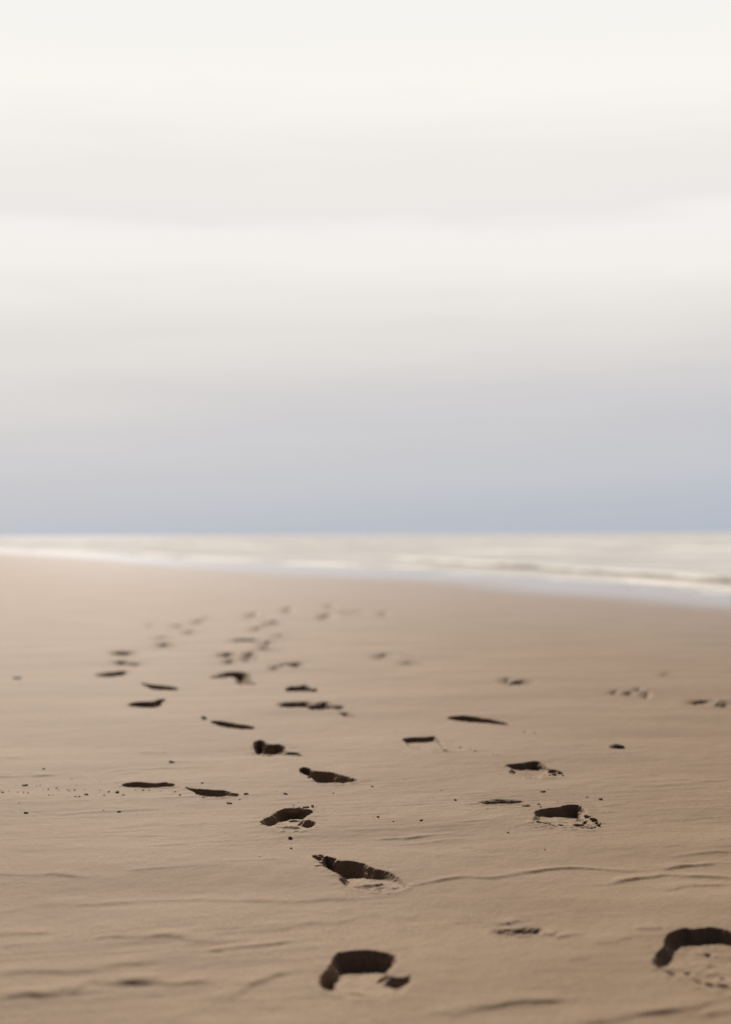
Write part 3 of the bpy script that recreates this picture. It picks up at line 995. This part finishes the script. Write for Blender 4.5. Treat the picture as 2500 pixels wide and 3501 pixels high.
m, t = new_mat('dark_wet_stone')
pos = t.n('ShaderNodeTexCoord').outputs['Object']
bs = t.n('ShaderNodeBsdfPrincipled')
t.set(bs.inputs['Base Color'], t.mix(t.noise(pos, 3, 4, .6), (.012, .014, .022, 1), (.05, .055, .075, 1)))
bs.inputs['Roughness'].default_value = .85
bs.inputs['Specular IOR Level'].default_value = .1
bp = t.n('ShaderNodeBump'); t.set(bp.inputs['Height'], t.noise(pos, 8, 4)); bp.inputs['Distance'].default_value = .1
t.set(bs.inputs['Normal'], bp.outputs[0])
o = t.n('ShaderNodeOutputMaterial'); t.set(o.inputs[0], bs.outputs[0])
M_STONE = m


def pebble(reg, x, y, wpx, label, seed, hz=.5):
    P = gp(reg, [(x - wpx / 2, y), (x + wpx / 2, y)])
    c = P.mean(0); w = (P[1, 0] - P[0, 0]) / 2
    me = lump_mesh('pebble', seed, 3, .8, .08)
    me.materials.append(M_STONE)
    o = bpy.data.objects.new('pebble', me)
    COL.objects.link(o)
    o.location = (c[0], c[1], float(H(np.array([c[0]]), np.array([c[1]]))[0]) + .15 * w * hz)
    o.scale = (w, w * .8, w * hz)
    tag(o, label, 'pebble', 'dark pebbles on the sand')


pebble('R4', 1118, 143, 74, 'dark blue black pebble lying alone on the right sand', 51, .42)
pebble('DISP', 38, 1507, 32, 'small blue grey pebble at the far left edge of the sand', 52, .34)

# ------------------------------------------------------------------ sea, surf


def water_material(name, foam=False):
    m, t = new_mat(name)
    pos = t.n('ShaderNodeNewGeometry').outputs['Position']
    fo = t.n('ShaderNodeAttribute', attribute_name='foam').outputs['Fac']
    a = t.noise(t.mapping(pos, (.25, 1.0, 1)), 1.1, 5, .6)
    b = t.noise(pos, 6, 3, .6)
    col = t.mix(t.maprange(a, .35, .65), (.46, .425, .38, 1), (.74, .71, .67, 1))
    lace = t.maprange(t.math('ADD', fo, t.math('MULTIPLY', t.math('SUBTRACT', b, .5), .9)), .35, .65)
    col = t.mix(lace, col, (.80, .765, .72, 1))
    bp = t.n('ShaderNodeBump')
    t.set(bp.inputs['Height'], t.math('ADD', t.math('MULTIPLY', a, .12), t.math('MULTIPLY', b, .02)))
    bp.inputs['Strength'].default_value = .2; bp.inputs['Distance'].default_value = 1
    # silty surf: mostly scattered light from the churned water, a little mirror of the low sky
    df = t.n('ShaderNodeBsdfDiffuse'); t.set(df.inputs[0], col); t.set(df.inputs['Normal'], bp.outputs[0])
    gl = t.n('ShaderNodeBsdfGlossy'); gl.inputs['Roughness'].default_value = .06
    mx = t.n('ShaderNodeMixShader'); t.set(mx.inputs[0], t.math('MULTIPLY', t.math('SUBTRACT', 1.0, lace), .28))
    t.set(mx.inputs[1], df.outputs[0]); t.set(mx.inputs[2], gl.outputs[0])
    o = t.n('ShaderNodeOutputMaterial'); t.set(o.inputs[0], mx.outputs[0])
    return m


M_SEA = water_material('sea_water')
SEA_Z = -0.0015
sy = [-14.0]
while sy[-1] < 9000:
    d = max(sy[-1], 3)
    sy.append(sy[-1] + (.6 if d < 12 else d * .012 if d < 200 else d * .06))
sy = np.array(sy)
st = np.concatenate([-np.geomspace(.36, 6, 40)[::-1], np.linspace(-.35, .35, 240), np.geomspace(.36, 6, 40)])
X = st[None, :] * np.sqrt(sy ** 2 + 25)[:, None]
Y = np.repeat(sy[:, None], len(st), 1)
s = shore_s(X, Y)
amp = .05 * sstep(s, 1.5, 14) * (1 - .8 * sstep(Y, 300, 900))
Z = SEA_Z + amp * (.6 * fbm(X / 4.5, (Y + .5 * X) / 1.8, 7, 3)) * 1.0
# low broken swells running along the shore further out
foam = np.zeros_like(s)
for s0, hh, wd, fm in [(15, .06, 1.3, .62), (24, .08, 2.0, .55), (40, .10, 3.0, .5), (70, .14, 5, .42)]:
    q = s - s0 - 1.2 * vnoise(X / 9, Y / 20, int(s0))
    br = sstep(vnoise(X / 6 + s0, Y / 12, 3 + int(s0)), -.5, .3)
    Z = Z + hh * br * np.where(q < 0, np.exp(-(q / (wd * .45)) ** 2), np.exp(-(q / (wd * 1.5)) ** 2))
    foam = np.maximum(foam, fm * br * np.exp(-((q + wd * .2) / (wd * .9)) ** 2))
foam = np.maximum(foam, 1.0 * np.exp(-((s - 1.1) / .8) ** 2) * sstep(fbm(X / 2, Y / 4, 9, 2), -1.0, .3))
foam = np.maximum(foam, .30 * sstep(s, 1.5, 4) * (1 - sstep(s, 8, 20)))
wpath = np.concatenate([gp('DISP', [(820, 1238), (900, 1243), (1050, 1256), (1250, 1268), (1430, 1281), (1624, 1296)]), [(5.4, 13.0), (7.5, 8.5)]])
dw = poly_sd(X.ravel(), Y.ravel(), np.concatenate([wpath, wpath[::-1] + [0, 1e-4]]))[0].reshape(X.shape)
behind = s > np.interp(X, wpath[:, 0], shore_s(wpath[:, 0], wpath[:, 1]))
foam = np.maximum(foam, np.where(behind, 1.15 * np.exp(-(dw / 1.2) ** 2), .8 * np.exp(-(dw / .16) ** 2)) * sstep(X, -.3, 1.6))
nR, nC = X.shape
ii, jj = np.meshgrid(np.arange(nR - 1), np.arange(nC - 1), indexing='ij')
q = np.stack([ii * nC + jj, ii * nC + jj + 1, (ii + 1) * nC + jj + 1, (ii + 1) * nC + jj], -1).reshape(-1, 4)
keep = (s.ravel()[q].max(1) > -.8)
q = q[keep]
u, iv = np.unique(q, return_inverse=True)
VV = np.stack([X.ravel(), Y.ravel(), Z.ravel()], 1)[u]
sea = np_mesh('sea', VV, iv.reshape(q.shape), M_SEA)
at = sea.data.attributes.new('foam', 'FLOAT', 'POINT')
at.data.foreach_set('value', foam.ravel()[u].astype(np.float32))
tag(sea, 'pale hazy sea stretching to the horizon', None, None, 'structure')

# the small wave breaking on the right: a water face with a tumbling foam crest
path = np.concatenate([gp('DISP', [(820, 1238), (900, 1243), (1050, 1256), (1250, 1268), (1430, 1281), (1624, 1296)]), [(5.4, 13.0), (7.5, 8.5)]])
seg = np.concatenate([[0], np.cumsum(np.hypot(*np.diff(path, axis=0).T))])
L = np.linspace(0, seg[-1], 420)
cx = np.interp(L, seg, path[:, 0]); cy = np.interp(L, seg, path[:, 1])
kx = np.convolve(np.pad(cx, 15, 'edge'), np.ones(31) / 31, 'valid'); ky = np.convolve(np.pad(cy, 15, 'edge'), np.ones(31) / 31, 'valid')
tx = np.gradient(kx); ty = np.gradient(ky); tl = np.hypot(tx, ty); nx, ny = -ty / tl, tx / tl     # points out to sea or inland
sg = np.sign(shore_s(kx + nx, ky + ny) - shore_s(kx, ky)); nx *= sg; ny *= sg
hgt = .062 * sstep(L, 0, seg[-1] * .45) * (.75 + .35 * vnoise(L / 1.1, L * 0, 5)) + .012


def ribbon(name, prof, parent, mat, foamv, rough, og):
    A = len(prof)
    P = np.zeros((len(L), A, 3))
    for k, (o_, z_) in enumerate(prof):
        P[:, k, 0] = kx + nx * o_ * hgt / .12; P[:, k, 1] = ky + ny * o_ * hgt / .12
        P[:, k, 2] = SEA_Z - .01 + z_ * hgt
        if rough:
            w = rough * hgt * fbm(L / .16, L * 0 + k * .45, 33, 3) * (0 if k == 0 else 1)
            P[:, k, 2] += w; P[:, k, 0] -= nx * w * 1.2; P[:, k, 1] -= ny * w * 1.2
    ii, jj = np.meshgrid(np.arange(len(L) - 1), np.arange(A - 1), indexing='ij')
    q = np.stack([ii * A + jj, ii * A + jj + 1, (ii + 1) * A + jj + 1, (ii + 1) * A + jj], -1).reshape(-1, 4)
    o = np_mesh(name, P.reshape(-1, 3), q, mat, None, parent, True, og)
    at = o.data.attributes.new('foam', 'FLOAT', 'POINT')
    at.data.foreach_set('value', np.full(len(L) * A, foamv, np.float32))
    return o


M_FOAM, t = new_mat('sea_foam')
pos = t.n('ShaderNodeNewGeometry').outputs['Position']
fc = t.mix(t.noise(pos, 5, 4, .6), (.62, .58, .53, 1), (.76, .73, .69, 1))
df = t.n('ShaderNodeBsdfDiffuse'); t.set(df.inputs[0], fc)
tr = t.n('ShaderNodeBsdfTranslucent'); t.set(tr.inputs[0], fc)
mx = t.n('ShaderNodeMixShader'); mx.inputs[0].default_value = .5
t.set(mx.inputs[1], df.outputs[0]); t.set(mx.inputs[2], tr.outputs[0])
o = t.n('ShaderNodeOutputMaterial'); t.set(o.inputs[0], mx.outputs[0])
og = (float(kx[200]), float(ky[200]), SEA_Z)
wv = bpy.data.objects.new('breaking_wave', None)
COL.objects.link(wv)
wv.location = og
tag(wv, 'small foaming wave breaking along the shore on the right', 'wave')
ribbon('wave_face', [(-.22, 0), (-.15, .06), (-.10, .25), (-.085, .42)],
       wv, M_SEA, .12, .05, og)
ribbon('foam_crest', [(-.135, .30), (-.15, .42), (-.14, .62), (-.11, .85), (-.06, 1.02), (0, 1.1), (.07, 1.08), (.15, 1.0), (.25, .85), (.4, .6), (.6, .3), (.9, .02)],
       wv, M_FOAM, 1.0, .18, og)
